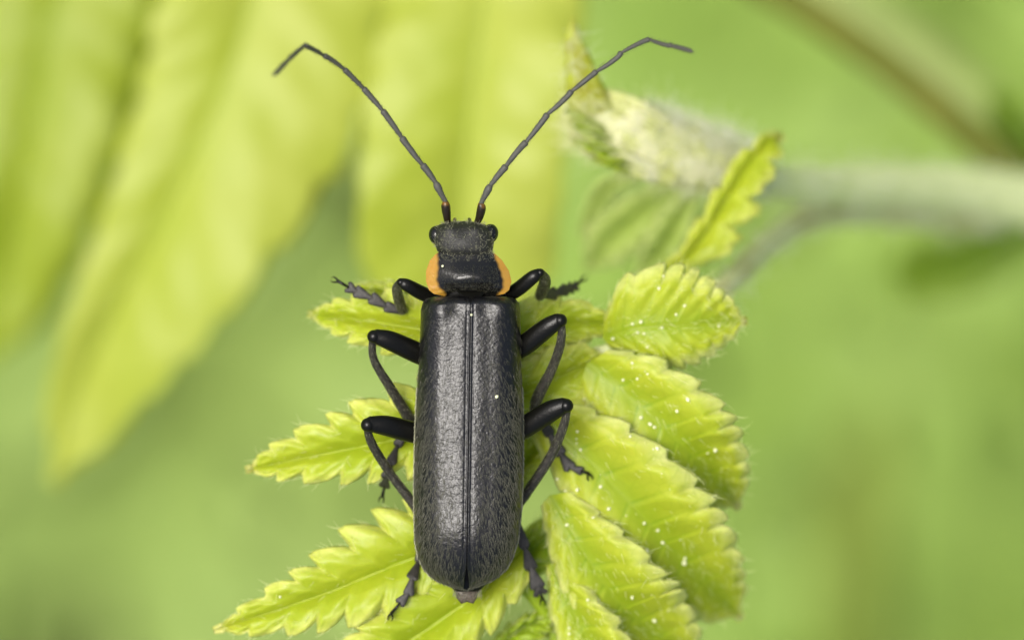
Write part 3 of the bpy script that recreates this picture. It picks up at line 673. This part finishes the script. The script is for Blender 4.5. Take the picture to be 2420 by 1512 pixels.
# antennae: eleven segments each
zl = crop(900, 80, 1.9637); zr = crop(1600, 80, 1.9635)
JL = [(1280, 1372), (1262, 1215), (1195, 1085), (1108, 968), (965, 780), (835, 597), (705, 447), (575, 317), (435, 222), (303, 152), (205, 240), (92, 358)]
JR = [(98, 1368), (128, 1228), (192, 1105), (298, 975), (436, 810), (582, 620), (746, 465), (915, 330), (1085, 202), (1275, 112), (1425, 155), (1572, 198)]
def antenna(J, cv, zs):
    e = empty('antenna', tuple(Q(*cv(*J[0]), zs[0])), beetle)
    e.location = Vector(Q(*cv(*J[0]), zs[0])) - beetle.location
    pts = [Q(*cv(*J[k]), zs[k]) for k in range(len(J))]
    for k in range(len(pts) - 1):
        a, b_ = pts[k], pts[k + 1]
        d = b_ - a
        if k == 0:
            R = [0.085, 0.12, 0.135, 0.10]; m = M_ant_base
        elif k == 1:
            R = [0.065, 0.085, 0.115, 0.085]; m = M_ant
        else:
            th = 1.0 - 0.045 * (k - 2)
            R = [0.062 * th, 0.088 * th, 0.100 * th, 0.110 * th]; m = M_ant
            if k == len(pts) - 2: R = [0.055, 0.07, 0.065, 0.035]
        bow = np.array([d[1], -d[0], 0]); bow /= np.linalg.norm(bow) + 1e-9
        bow *= 0.02 * rng.normal()
        V, F, _ = tube_data([a, a + d * 0.4 + bow, a + d * 0.8 + bow, b_ - d * 0.03], R, 12, 16, noise=0.002)
        link_mesh('antenna_segment', V, F, m, e)
    # short fuzz
    n = 900; k = rng.integers(1, len(pts) - 1, n); u = rng.random(n)
    P0 = np.array(pts)[k]; P1 = np.array(pts)[k + 1]; dd = P1 - P0; dd /= np.linalg.norm(dd, axis=1)[:, None]
    rad = np.cross(dd, rng.normal(0, 1, (n, 3))); rad /= np.linalg.norm(rad, axis=1)[:, None]
    root = P0 + (P1 - P0) * u[:, None] + rad * 0.075
    V, F = hair_data(root, dd * 1.0 + rad * 0.6, rng.uniform(0.06, 0.11, n), np.full(n, 0.004), None, 3)
    tag(link_mesh('hair', V, F, M_hair_d, e), kind='stuff')
antenna(JL, zl, [-0.9, -0.55, -0.4, -0.3, -0.1, 0.1, 0.3, 0.7, 1.3, 2.2, 3.2, 4.2])
antenna(JR, zr, [-0.9, -0.55, -0.4, -0.3, -0.1, 0.0, 0.1, 0.2, 0.4, 0.8, 1.4, 2.0])

# pronotum
yk = [586, 588, 592, 600, 615, 640, 665, 685, 694, 700]
xlk = [1080, 1056, 1042, 1029, 1015, 1006, 1006, 1013, 1024, 1050]
xrk = [1118, 1146, 1158, 1171, 1187, 1203, 1209, 1203, 1192, 1165]
nu, nv = 90, 90
ys = np.linspace(0, 1, nu)
V = np.zeros((nu, nv, 3)); OR = np.zeros((nu, nv))
for i, u in enumerate(ys):
    uu = 0.5 - 0.5 * math.cos(math.pi * u)
    yb = 586 + 114 * uu
    xl = np.interp(yb, yk, xlk); xr = np.interp(yb, yk, xrk)
    v = np.linspace(-1, 1, nv); vv = np.sin(v * np.pi / 2 * 0.98) / math.sin(math.pi / 2 * 0.98)
    x = (xl + xr) / 2 + (xr - xl) / 2 * vv
    # rear margin bows forward in the middle, front margin bows forward too
    y = yb + (-17 * uu ** 4) * (1 - vv ** 2) + (-6 * (1 - uu) ** 3) * (1 - vv ** 2)
    dome = (1 - np.abs(vv) ** 2.6)
    z = -0.62 + 0.42 * dome * (0.35 + 0.65 * math.sin(math.pi * min(1, 0.12 + uu * 0.86)) ** 0.8)
    z = z + 0.05 * np.clip((np.abs(vv) - 0.8) / 0.2, 0, 1)
    for cx, cy, am, sx, sy in ((1083, 663, .11, 17, 13), (1135, 661, .11, 17, 13), (1109, 655, .06, 12, 14), (1062, 681, -.06, 14, 5), (1150, 680, -.06, 14, 5),
                               (1109, 615, -.05, 30, 12), (1110, 681, .05, 50, 3.5)):
        z = z + am * np.exp(-((x - cx) ** 2 / (2 * sx ** 2) + (y - cy) ** 2 / (2 * sy ** 2)))
    z = z - 0.40 * np.clip(0.52 - uu, 0, 1) ** 1.1 * dome
    z = z - 0.20 * np.clip((0.10 - uu) / 0.10, 0, 1) ** 1.5 - 0.10 * np.clip((uu - 0.96) / 0.04, 0, 1)
    V[i] = np.stack([(x - 1210) / PPM, (756 - y) / PPM, z], -1)
    li = np.interp(yb, [586, 600, 615, 640, 660, 680, 692, 700], [1033, 1033, 1034, 1034, 1031, 1035, 1045, 1053])
    ri = np.interp(yb, [586, 600, 615, 640, 660, 680, 692, 700], [1163, 1167, 1173, 1183, 1189, 1190, 1184, 1173])
    wob = 0.8 * math.sin(yb * 0.31)
    OR[i] = np.clip(np.maximum((li + wob - x) / 7 + 0.5, (x - ri + wob) / 7 + 0.5), 0, 1)
    if yb < 592: OR[i] *= 0
F = grid_faces(nu, nv)
pron = link_mesh('pronotum', V.reshape(-1, 3), F[:, ::-1], M_pro, beetle, attrs={'orange': OR.ravel()})
if True:
    me = pron.data; nrm = me.polygons[len(me.polygons) // 2].normal
    if nrm.z < 0: me.flip_normals()
s_ = pron.modifiers.new('thickness', 'SOLIDIFY'); s_.thickness = 0.07; s_.offset = -1
PRO = V.copy()

# scutellum
sp = []
for i in range(12):
    u = i / 11
    hw = 32 * (1 - u) ** 0.8 + 0.5
    for j in range(13):
        v = -1 + 2 * j / 12
        sp.append(np.array([(1113 + hw * v - 1210) / PPM, (756 - (689 + 35 * u)) / PPM, -0.62 + 0.05 * (1 - v * v) + 0.36 * u]))
scu = link_mesh('scutellum', np.array(sp), grid_faces(12, 13)[:, ::-1].tolist(), M_black, beetle)
s_ = scu.modifiers.new('thickness', 'SOLIDIFY'); s_.thickness = 0.08; s_.offset = 0

# wing cases
ly = [700, 703, 708, 716, 730, 760, 800, 850, 900, 1000, 1100, 1200, 1280, 1320, 1345, 1362, 1376, 1387, 1394]
lx = [1030, 1012, 1003, 997, 993.5, 992, 991, 989, 985, 980, 977, 976.5, 979, 986, 998, 1012, 1031, 1058, 1092]
ry = [700, 703, 708, 716, 730, 760, 800, 850, 900, 1000, 1100, 1200, 1280, 1320, 1345, 1362, 1376, 1386, 1392]
rx = [1190, 1212, 1221, 1227, 1229.5, 1230.5, 1231, 1232, 1234, 1236.5, 1236.5, 1233, 1224, 1212, 1198, 1182, 1161, 1136, 1112]
def elytron(side):
    ky, kx = (ly, lx) if side < 0 else (ry, rx)
    y0, y1 = ky[0], ky[-1]
    nu, nv = 320, 120
    uu = np.linspace(0, 1, nu)
    yv = y0 + (y1 - y0) * (0.5 - 0.5 * np.cos(np.pi * uu))
    V = np.zeros((nu, nv, 3))
    for i, y in enumerate(yv):
        xo = np.interp(y, ky, kx)
        xs = np.interp(y, [700, 716, 730, 1330, 1345, 1394], [1113 + 8 * side, 1112.5, 1112, 1103.5, 1102.5, 1102]) + side * 0.1
        if y > 1338: xs += side * 7 * ((y - 1338) / 55) ** 0.8
        wd = abs(xo - xs) / PPM
        zc = -0.04 - 0.32 * max(0, (722 - y) / 22) ** 2 - 0.92 * max(0, (y - 1230) / 163) ** 2.3
        wav = 0.015 * math.sin(y * 0.021 + side) + 0.010 * math.sin(y * 0.053 + 2 * side)
        zrim = -1.28 if y < 1300 else -1.28 - 0.1 * (y - 1300) / 93
        h = zc - zrim
        k = np.arange(nv); nm = nv - 8
        n_ = float(np.interp(y, [700, 900, 1150, 1390], [3.6, 3.1, 2.5, 2.1]))
        px = 0.5 - 0.5 * np.cos(np.pi * np.clip(k / (nm - 1), 0, 1)); pz = (1 - px ** n_) ** (1 / n_)
        x = px * wd; z = zc - h * (1 - pz)
        ex = np.clip(k - (nm - 1), 0, None) / 8.0
        x = x - 0.10 * ex * wd; z = z - 0.12 * ex
        # raised seam bead beside the joint and a dip next to it
        z = z + (0.012 * np.exp(-((x - 0.032) / 0.02) ** 2) - 0.022 * np.exp(-(x / 0.007) ** 2) - 0.014 * np.exp(-((x - 0.10) / 0.035) ** 2)) * (1 if 735 < y < 1375 else 0.4)
        # shoulder bump and faint lengthwise ribs
        z = z + 0.07 * np.exp(-(((x - 0.95) / 0.28) ** 2 + ((y - 735) / 22) ** 2)) + wav * px * (1 - px) * 3
        z = z + 0.012 * np.sin(px * 13) * px * (1 - px) * 4 * min(1, (y - 700) / 90)
        z = z - 0.05 * np.exp(-(((x - 0.42) / 0.22) ** 2 + ((y - 728) / 16) ** 2))
        X = (xs - 1210) / PPM + side * x
        V[i] = np.stack([X, np.full(nv, (756 - y) / PPM), z], -1)
    F = grid_faces(nu, nv)
    o = link_mesh('elytron', V.reshape(-1, 3), F, M_elytra, beetle)
    if o.data.polygons[nv * 150].normal.z < 0: o.data.flip_normals()
    s_ = o.modifiers.new('thickness', 'SOLIDIFY'); s_.thickness = 0.05; s_.offset = -1
    return o, V
EL = [elytron(-1), elytron(1)]

# short pressed-down hairs on the wing cases, longer towards rims and tail
for (o, Vg), side in zip(EL, (-1, 1)):
    n = 4200
    nu, nv, _ = Vg.shape
    px = rng.random(n) ** 0.6
    i = np.clip((np.arccos(1 - 2 * rng.random(n)) / np.pi * (nu - 1)).astype(int), 1, nu - 2)
    j = np.clip((np.arccos(1 - 2 * px) / np.pi * (nv - 9)).astype(int), 1, nv - 3)
    yq = 756 - Vg[i, j][:, 1] * PPM
    bare = np.clip((1010 - yq) / 160, 0, 1) * np.clip((px - 0.42) / 0.22, 0, 1) * np.clip((np.interp(yq, [700, 820, 1010], [1.12, 1.05, 0.86]) - px) / 0.10, 0, 1)
    keep = rng.random(n) > bare * 0.9
    i, j, px = i[keep], j[keep], px[keep]; n = len(i)
    root = Vg[i, j] + rng.normal(0, 0.006, (n, 3)) * np.array([1, 1, 0])
    Tl = Vg[i + 1, j] - Vg[i - 1, j]; Tl /= np.linalg.norm(Tl, axis=1)[:, None]
    Tc = Vg[i, j + 1] - Vg[i, j - 1]; Tc /= np.linalg.norm(Tc, axis=1)[:, None] + 1e-9
    Nn = np.cross(Tl, Tc); Nn /= np.linalg.norm(Nn, axis=1)[:, None] + 1e-9; Nn *= np.sign(Nn[:, 2:3] + 1e-6)
    d = Tl * 1.0 + Tc * (0.15 + 0.5 * px)[:, None] * rng.normal(0.6, 0.5, n)[:, None] + Nn * rng.uniform(0.12, 0.45, n)[:, None]
    y = 756 - root[:, 1] * PPM
    L = 0.08 + 0.06 * rng.random(n) + 0.045 * px + 0.03 * np.clip((y - 1100) / 250, 0, 1)
    V, F = hair_data(root, d, L * 1.25, (0.0032 + 0.0040 * px) * (0.6 + 0.6 * np.clip((y - 800) / 400, 0, 1)), -Nn * 0.02, 3)
    tag(link_mesh('hair', V, F, M_hair_d, o), kind='stuff')
    # halo of the rim
    n = 1500
    i = rng.integers(120, nu - 3, n); j = rng.integers(nv - 14, nv - 5, n)
    root = Vg[i, j]; Tl = Vg[i + 1, j] - Vg[i - 1, j]; Tl /= np.linalg.norm(Tl, axis=1)[:, None]
    outw = np.stack([side * np.ones(n), 0 * i, 0 * i], -1)
    outw = outw * 0.5 - np.array([0, 1, 0]) * np.clip((i / nu - 0.85) * 3, 0, 0.8)[:, None]
    V, F = hair_data(root, Tl + outw * rng.uniform(0.5, 1.2, n)[:, None] + np.array([0, 0, 0.2]), rng.uniform(0.06, 0.12, n), np.full(n, 0.007), None, 3)
    tag(link_mesh('rim_hair', V, F, M_hair_rim, o), kind='stuff')

# hairs on head and pronotum
def patch_hairs(name, Vg, n, sel, lmin, lmax, m, parent, flow, wd=0.005, up=0.5, jit=0.5):
    nu, nv, _ = Vg.shape; R = []
    i = rng.integers(1, nu - 1, n * 4); j = rng.integers(0, nv, n * 4)
    P = Vg[i, j]; yy = 756 - P[:, 1] * PPM; xx = P[:, 0] * PPM + 1210
    k = sel(xx, yy, P[:, 2]); P = P[k][:n]; n = len(P)
    P = P + rng.normal(0, 0.008, P.shape)
    d = np.array(flow)[None] + rng.normal(0, jit, (n, 3)); d[:, 2] = np.abs(d[:, 2]) * 0.6 + up
    V, F = hair_data(P, d, rng.uniform(lmin, lmax, n), np.full(n, wd), rng.normal(0, 0.02, (n, 3)), 4)
    return tag(link_mesh(name, V, F, m, parent), kind='stuff')
patch_hairs('hair', Vb, 1700, lambda x, y, z: (y < 600) & (z > -1.0), 0.08, 0.18, M_hair_h, body, (0, 0.3, 0), up=0.3, wd=0.0055)
patch_hairs('hair', PRO, 900, lambda x, y, z: (x > 1043) & (x < 1178) & (y > 630) & (y < 690), 0.06, 0.13, M_hair_d, pron, (0.1, 0.5, 0), up=0.5, wd=0.004)
patch_hairs('hair', PRO, 500, lambda x, y, z: (x > 1040) & (x < 1168) & (y < 618), 0.06, 0.14, M_hair_h, pron, (0, 0.6, 0), up=0.4, wd=0.004)

# abdomen tip showing past the wing cases
vv_, ff_ = [], []
prof = [(1372, 36, .16), (1388, 34, .17), (1400, 29, .14), (1408, 24, .10), (1413, 21, .07)]
parts = []
V, F, _ = tube_data([Q(1104, y, -1.78) for y, _h, _z in prof], [h / PPM for _y, h, _z in prof], 24, 24, flat=0.35)
k = V[:, 1] < (756 - 1407) / PPM
V[:, 1] += np.where(k, -0.05 * np.cos((V[:, 0] - Q(1103, 0)[0]) * 16) * -1, 0)
link_mesh('abdomen_tip', V, F, M_tip, beetle)
for s in (-1, 1):
    V, F, _ = tube_data([Q(1103 + 12 * s, 1398, -1.78), Q(1103 + 16 * s, 1410, -1.8), Q(1103 + 17 * s, 1419, -1.82)], [0.17, 0.12, 0.03], 10, 12, flat=0.5)
    link_mesh('abdomen_lobe', V, F, M_tip, beetle)
n = 260
root = np.stack([(1103 + rng.uniform(-34, 34, n) - 1210) / PPM, (756 - rng.uniform(1392, 1415, n)) / PPM, np.full(n, -1.7)], -1)
V, F = hair_data(root, np.stack([rng.normal(0, .4, n), -np.ones(n), rng.normal(0, .3, n)], -1), rng.uniform(.08, .18, n), np.full(n, .005), None, 3)
tag(link_mesh('hair', V, F, M_hair, beetle), kind='stuff')

# legs
def lobe(a, b_, w0, w1, th, notch=0.25):
    """a tarsal joint: narrow root, widening into two lobes at its far end"""
    d = b_ - a; L = np.linalg.norm(d); d = d / L
    s = np.cross(d, [0, 0, 1]); s /= np.linalg.norm(s); u = np.cross(s, d)
    n = 16; m = 16; V = []
    for i in range(n):
        t_ = i / (n - 1)
        wd = w0 + (w1 - w0) * t_ ** 1.3
        if t_ > 0.85: wd *= math.sqrt(max(0.0, 1 - ((t_ - 0.85) / 0.15) ** 2)) * 0.55 + 0.45
        hh = th * (0.8 + 0.3 * math.sin(t_ * 3))
        for j in range(m):
            q = 2 * math.pi * j / m
            cs, sn = math.cos(q), math.sin(q)
            fwd = notch * w1 * 2.2 * abs(cs) ** 1.2 * t_ ** 4      # outer corners reach further
            V.append(a + d * (L * t_ + fwd) + s * wd * cs + u * hh * sn)
    F = grid_faces(n, m, True).tolist()
    V = np.array(V); c0 = V[:m].mean(0); c1 = V[-m:].mean(0) - d * w1 * 0.2; V = np.vstack([V, c0[None], c1[None]]); k = n * m
    for j in range(m):
        F.append([(j + 1) % m, j, k]); F.append([(n - 1) * m + j, (n - 1) * m + (j + 1) % m, k + 1])
    return V, F

def leg(fem, femr, tib, tibr, tar, claw_dir, lobes=None, zt=None, tmat=None):
    """fem/tib/tar: traced points (x, y, z)"""
    f = [Q(*p) for p in fem]; tb = [Q(*p) for p in tib]
    V1, F1, _ = tube_data(f, np.array(femr) * 1.02 / PPM, 20, 46, flat=0.8)
    V2, F2, inf = tube_data(tb, np.array(tibr) * 1.08 / PPM, 16, 50, flat=0.85, noise=0.003)
    # knee
    Vk, Fk = ellipsoid(f[-1] * 0.6 + tb[0] * 0.4, (femr[-1] / PPM * 0.95,) * 3)
    V, F, M = join([(V1, F1, 0), (Vk, Fk, 0), (V2, F2, 1)])
    L = link_mesh('leg', V, F, [M_black, M_tibia], beetle, midx=M)
    # pale joint membrane on the knee
    Vm, Fm = ellipsoid(f[-1] * 0.75 + tb[0] * 0.25 + np.array([0, 0, femr[-1] / PPM * 0.55]), (0.062, 0.055, 0.05), 8, 12)
    link_mesh('knee_joint', Vm, Fm, M_ant, L)
    # hairs of the shin
    C, r, S, U, T = inf; n = 420
    k = rng.integers(3, len(C), n); a = rng.random(n) * 2 * np.pi
    rad = S[k] * np.cos(a)[:, None] + U[k] * np.sin(a)[:, None]
    Vh, Fh = hair_data(C[k] + rad * (r[k] * 0.93)[:, None], T[k] + rad * 0.35 + rng.normal(0, .1, (n, 3)), rng.uniform(.05, .10, n), np.full(n, .0045), None, 3)
    tag(link_mesh('hair', Vh, Fh, M_hair, L), kind='stuff')
    tp = []
    for p in tar:
        if len(p) == 3: tp.append(Q(*p))
        else:
            z = surf_z(p[0], p[1], -3.5) + 0.16; tp.append(Q(p[0], p[1], z))
    wds = lobes or [(4, 9), (4, 10), (4, 11), (4, 11)]
    for k in range(min(4, len(tp) - 2)):
        V, F = lobe(tp[k], tp[k + 1], wds[k][0] / PPM, wds[k][1] * 1.55 / PPM, 0.05)
        link_mesh('tarsus_segment', V, F, tmat or M_tibia, L)
    a, b_ = tp[-2], tp[-1]
    V, F, _ = tube_data([a, (a + b_) / 2 + np.array([0, 0, 0.06]), b_], [0.035, 0.045, 0.055], 8, 14)
    link_mesh('tarsus_segment', V, F, M_black, L)
    cd = np.array([claw_dir[0], -claw_dir[1], -0.35], float); cd /= np.linalg.norm(cd)
    sd_ = np.cross(cd, [0, 0, 1.0]); sd_ /= np.linalg.norm(sd_)
    for s in (-1, 1):
        V, F, _ = tube_data([b_, b_ + cd * 0.10 + sd_ * s * 0.06, b_ + cd * 0.2 + sd_ * s * 0.075 - np.array([0, 0, .04]), b_ + cd * 0.27 + sd_ * s * 0.03 - np.array([0, 0, .12])], [0.035, 0.028, 0.018, 0.004], 8, 16)
        link_mesh('claw', V, F, M_black, L)
    return L

# front
leg([(1045, 712, -1.5), (1000, 694, -1.2), (962, 674, -.9), (948, 667, -.9)], [15, 17, 15, 11],
    [(947, 668, -.9), (938, 684, -1.4), (944, 712, -2.2), (952, 735, -2.8)], [10, 11, 12, 11],
    [(956, 738, -2.85), (915, 725, -2.75), (882, 706, -2.7), (845, 690, -2.7), (826, 680, -2.7), (800, 665, -2.6)], (-1, -0.35), lobes=[(7, 10), (6, 12), (5, 12), (5, 11)])
leg([(1180, 708, -1.5), (1220, 686, -1.2), (1258, 656, -.9), (1276, 644, -.9)], [15, 17, 16, 11],
    [(1278, 646, -.9), (1288, 664, -1.5), (1280, 690, -2.6), (1276, 700, -3.2)], [10, 13, 13, 12],
    [(1279, 698, -3.3), (1312, 693, -4.0), (1336, 685, -4.4), (1350, 680, -4.8), (1362, 676, -5.0), (1372, 664, -5.2)], (0.8, -0.6), lobes=[(8, 12), (7, 12), (6, 12), (5, 10)])
# middle
leg([(1030, 852, -1.6), (985, 833, -1.3), (925, 806, -.9), (886, 794, -.75)], [24, 25, 23, 17],
    [(880, 797, -.75), (884, 850, -1.3), (925, 920, -2.0), (968, 990, -2.7), (975, 1003, -2.8)], [8, 9, 11, 13, 12],
    [(972, 1000, -2.85), (940, 1050), (925, 1090), (914, 1125), (908, 1148), (904, 1170)], (-0.3, 1))
leg([(1190, 838, -1.6), (1235, 818, -1.3), (1290, 776, -.9), (1322, 755, -.75)], [24, 25, 23, 17],
    [(1328, 760, -.75), (1325, 810, -1.2), (1305, 870, -1.9), (1272, 935, -2.5), (1262, 968, -2.8)], [8, 10, 11, 13, 11],
    [(1264, 972, -2.85), (1300, 1025), (1322, 1068), (1345, 1102), (1372, 1112), (1390, 1118)], (0.35, 1), lobes=[(8, 10), (7, 12), (5, 12), (5, 8)])
# hind
leg([(1030, 1030, -1.7), (980, 1022, -1.4), (915, 1006, -1.0), (872, 1001, -.8)], [24, 25, 24, 18],
    [(866, 1008, -.8), (880, 1050, -1.3), (920, 1115, -2.0), (972, 1184, -2.5), (1000, 1225, -2.7)], [8, 10, 10, 11, 11],
    [(1000, 1260, -2.75), (990, 1325), (975, 1362), (966, 1400), (947, 1422), (925, 1448)], (-0.25, 1), lobes=[(6, 8), (5, 11), (5, 10), (5, 10)])
leg([(1180, 1040, -1.7), (1235, 1012, -1.4), (1300, 972, -1.0), (1336, 956, -.8)], [25, 26, 25, 18],
    [(1342, 962, -.8), (1330, 1012, -1.3), (1300, 1080, -2.0), (1242, 1168, -2.6), (1215, 1205, -2.8)], [8, 10, 11, 11, 10],
    [(1214, 1215, -2.85), (1240, 1290, -3.0), (1254, 1338, -3.2), (1270, 1382, -3.3), (1276, 1398, -3.4), (1282, 1412, -3.5)], (0.05, 1), lobes=[(7, 10), (5, 13), (6, 14), (5, 14)])

# ------------------------------------------------------------------ pollen grains
c6 = crop(1900, 880, 1.9636); c5 = crop(1850, 1550, 2.2706); c4 = crop(700, 1250, 1.5653); c3 = crop(1250, 1600, 2.52)
pts = [c6(*p) + (r,) for p, r in [((750, 233), 1.2), ((925, 350), 1), ((867, 411), .9), ((627, 460), 1.5), ((770, 500), 1.1), ((605, 533), 1), ((648, 540), 1.1), ((670, 632), .8), ((437, 575), 1.2),
       ((568, 740), 1.1), ((672, 815), 1), ((602, 847), 1), ((945, 988), 1.3), ((872, 1067), 1.3), ((628, 1110), 1.3), ((690, 1155), 1.3), ((720, 1175), 1.1), ((555, 1238), 1), ((738, 1320), 1.2), ((712, 1325), .8),
       ((1133, 1330), 1.2), ((218, 1330), .9), ((195, 1205), 1), ((188, 1255), .7), ((190, 1285), .7), ((1157, 490), 1), ((780, 150), 1), ((570, 475), 1), ((240, 985), .7), ((400, 625), .8), ((505, 855), .9)]]
pts += [c5(*p) + (r,) for p, r in [((245, 340), 1.1), ((337, 330), 1.3), ((522, 305), 1.2), ((587, 478), 1.3), ((463, 548), .9), ((865, 592), 1.1), ((972, 648), 1), ((1010, 745), 1.4), ((887, 805), 1.2),
        ((1180, 905), 1.6), ((1185, 870), 1), ((770, 1175), 1.1), ((945, 1358), 1.5), ((275, 1460), 1.2), ((275, 1415), 1.1), ((420, 1195), 1.3), ((505, 1190), .8), ((257, 605), 1.2), ((180, 245), 1.1), ((1425, 20), 1.2), ((365, 15), .9)]]
pts += [c4(*p) + (r,) for p, r in [((545, 1015), 1), ((470, 985), .9), ((1040, 955), 1), ((440, 1115), .8), ((835, 1085), .9), ((422, 1277), .8), ((975, 460), .9), ((365, 465), .7), ((553, 510), .8)]]
for _ in range(12):
    pts.append((rng.uniform(1330, 1700), rng.uniform(720, 1500), rng.uniform(.3, .6)))
V0, F0 = ellipsoid((0, 0, 0), (0.044, 0.038, 0.036), 8, 10)
V0 = V0 * (1 + rng.normal(0, 0.09, (len(V0), 1)))
pm = bpy.data.meshes.new('pollen_grain'); pm.from_pydata(V0.tolist(), [], F0); pm.materials.append(M_pollen)
pm.polygons.foreach_set('use_smooth', [True] * len(pm.polygons)); pm.update()
def grain(x, y, z, r, label, group):
    o = bpy.data.objects.new('pollen_grain', pm); COL.objects.link(o)
    o.location = Q(x, y, z); o.scale = (r * rng.uniform(.75, 1.4), r * rng.uniform(.8, 1.1), r); o.rotation_euler = (rng.random(), rng.random(), rng.random() * 3)
    tag(o, label, 'pollen grain', group)
for x, y, r in pts:
    z = surf_z(x, y, 99)
    if z > 50: continue
    p = Q(x, y, z); fi = bvh.ray_cast(Vector((p[0], p[1], 5)), Vector((0, 0, -1)))[2]
    key, acc = 0, 0
    for (v_, f_), k_ in zip(BVH_SRC, BVH_KEYS):
        if fi is not None and acc <= fi < acc + len(f_): key = k_
        acc += len(f_)
    where = WHERE.get(key, 'the middle of the serrated leaf')
    size = 'larger' if r > 1.15 else ('faint specklike' if r < 0.7 else 'small')
    grain(x, y, z + 0.03 * r, r, size + ' whitish pollen grain on ' + where, 'pollen grains scattered over the leaf')
def top_z(x, y):
    dg = bpy.context.evaluated_depsgraph_get()
    best = None
    for Vg in (EL[0][1], EL[1][1], PRO):
        G = Vg.reshape(-1, 3); p = Q(x, y, 0)
        dd = np.hypot(G[:, 0] - p[0], G[:, 1] - p[1]); k = int(np.argmin(dd))
        if dd[k] < 0.06 and (best is None or G[k, 2] > best): best = G[k, 2]
    return best if best is not None else -0.2
for (x, y, r, lb) in ((1174, 937, 1.25, 'bright white pollen grain on the wing case beside the seam'),
                      (1114, 744, .8, 'small pollen grain at the front end of the wing case seam'),
                      (1046, 629, .8, 'small pollen grain beside the orange rim of the pronotum')):
    grain(x, y, top_z(x, y) + 0.03, r, lb, None)
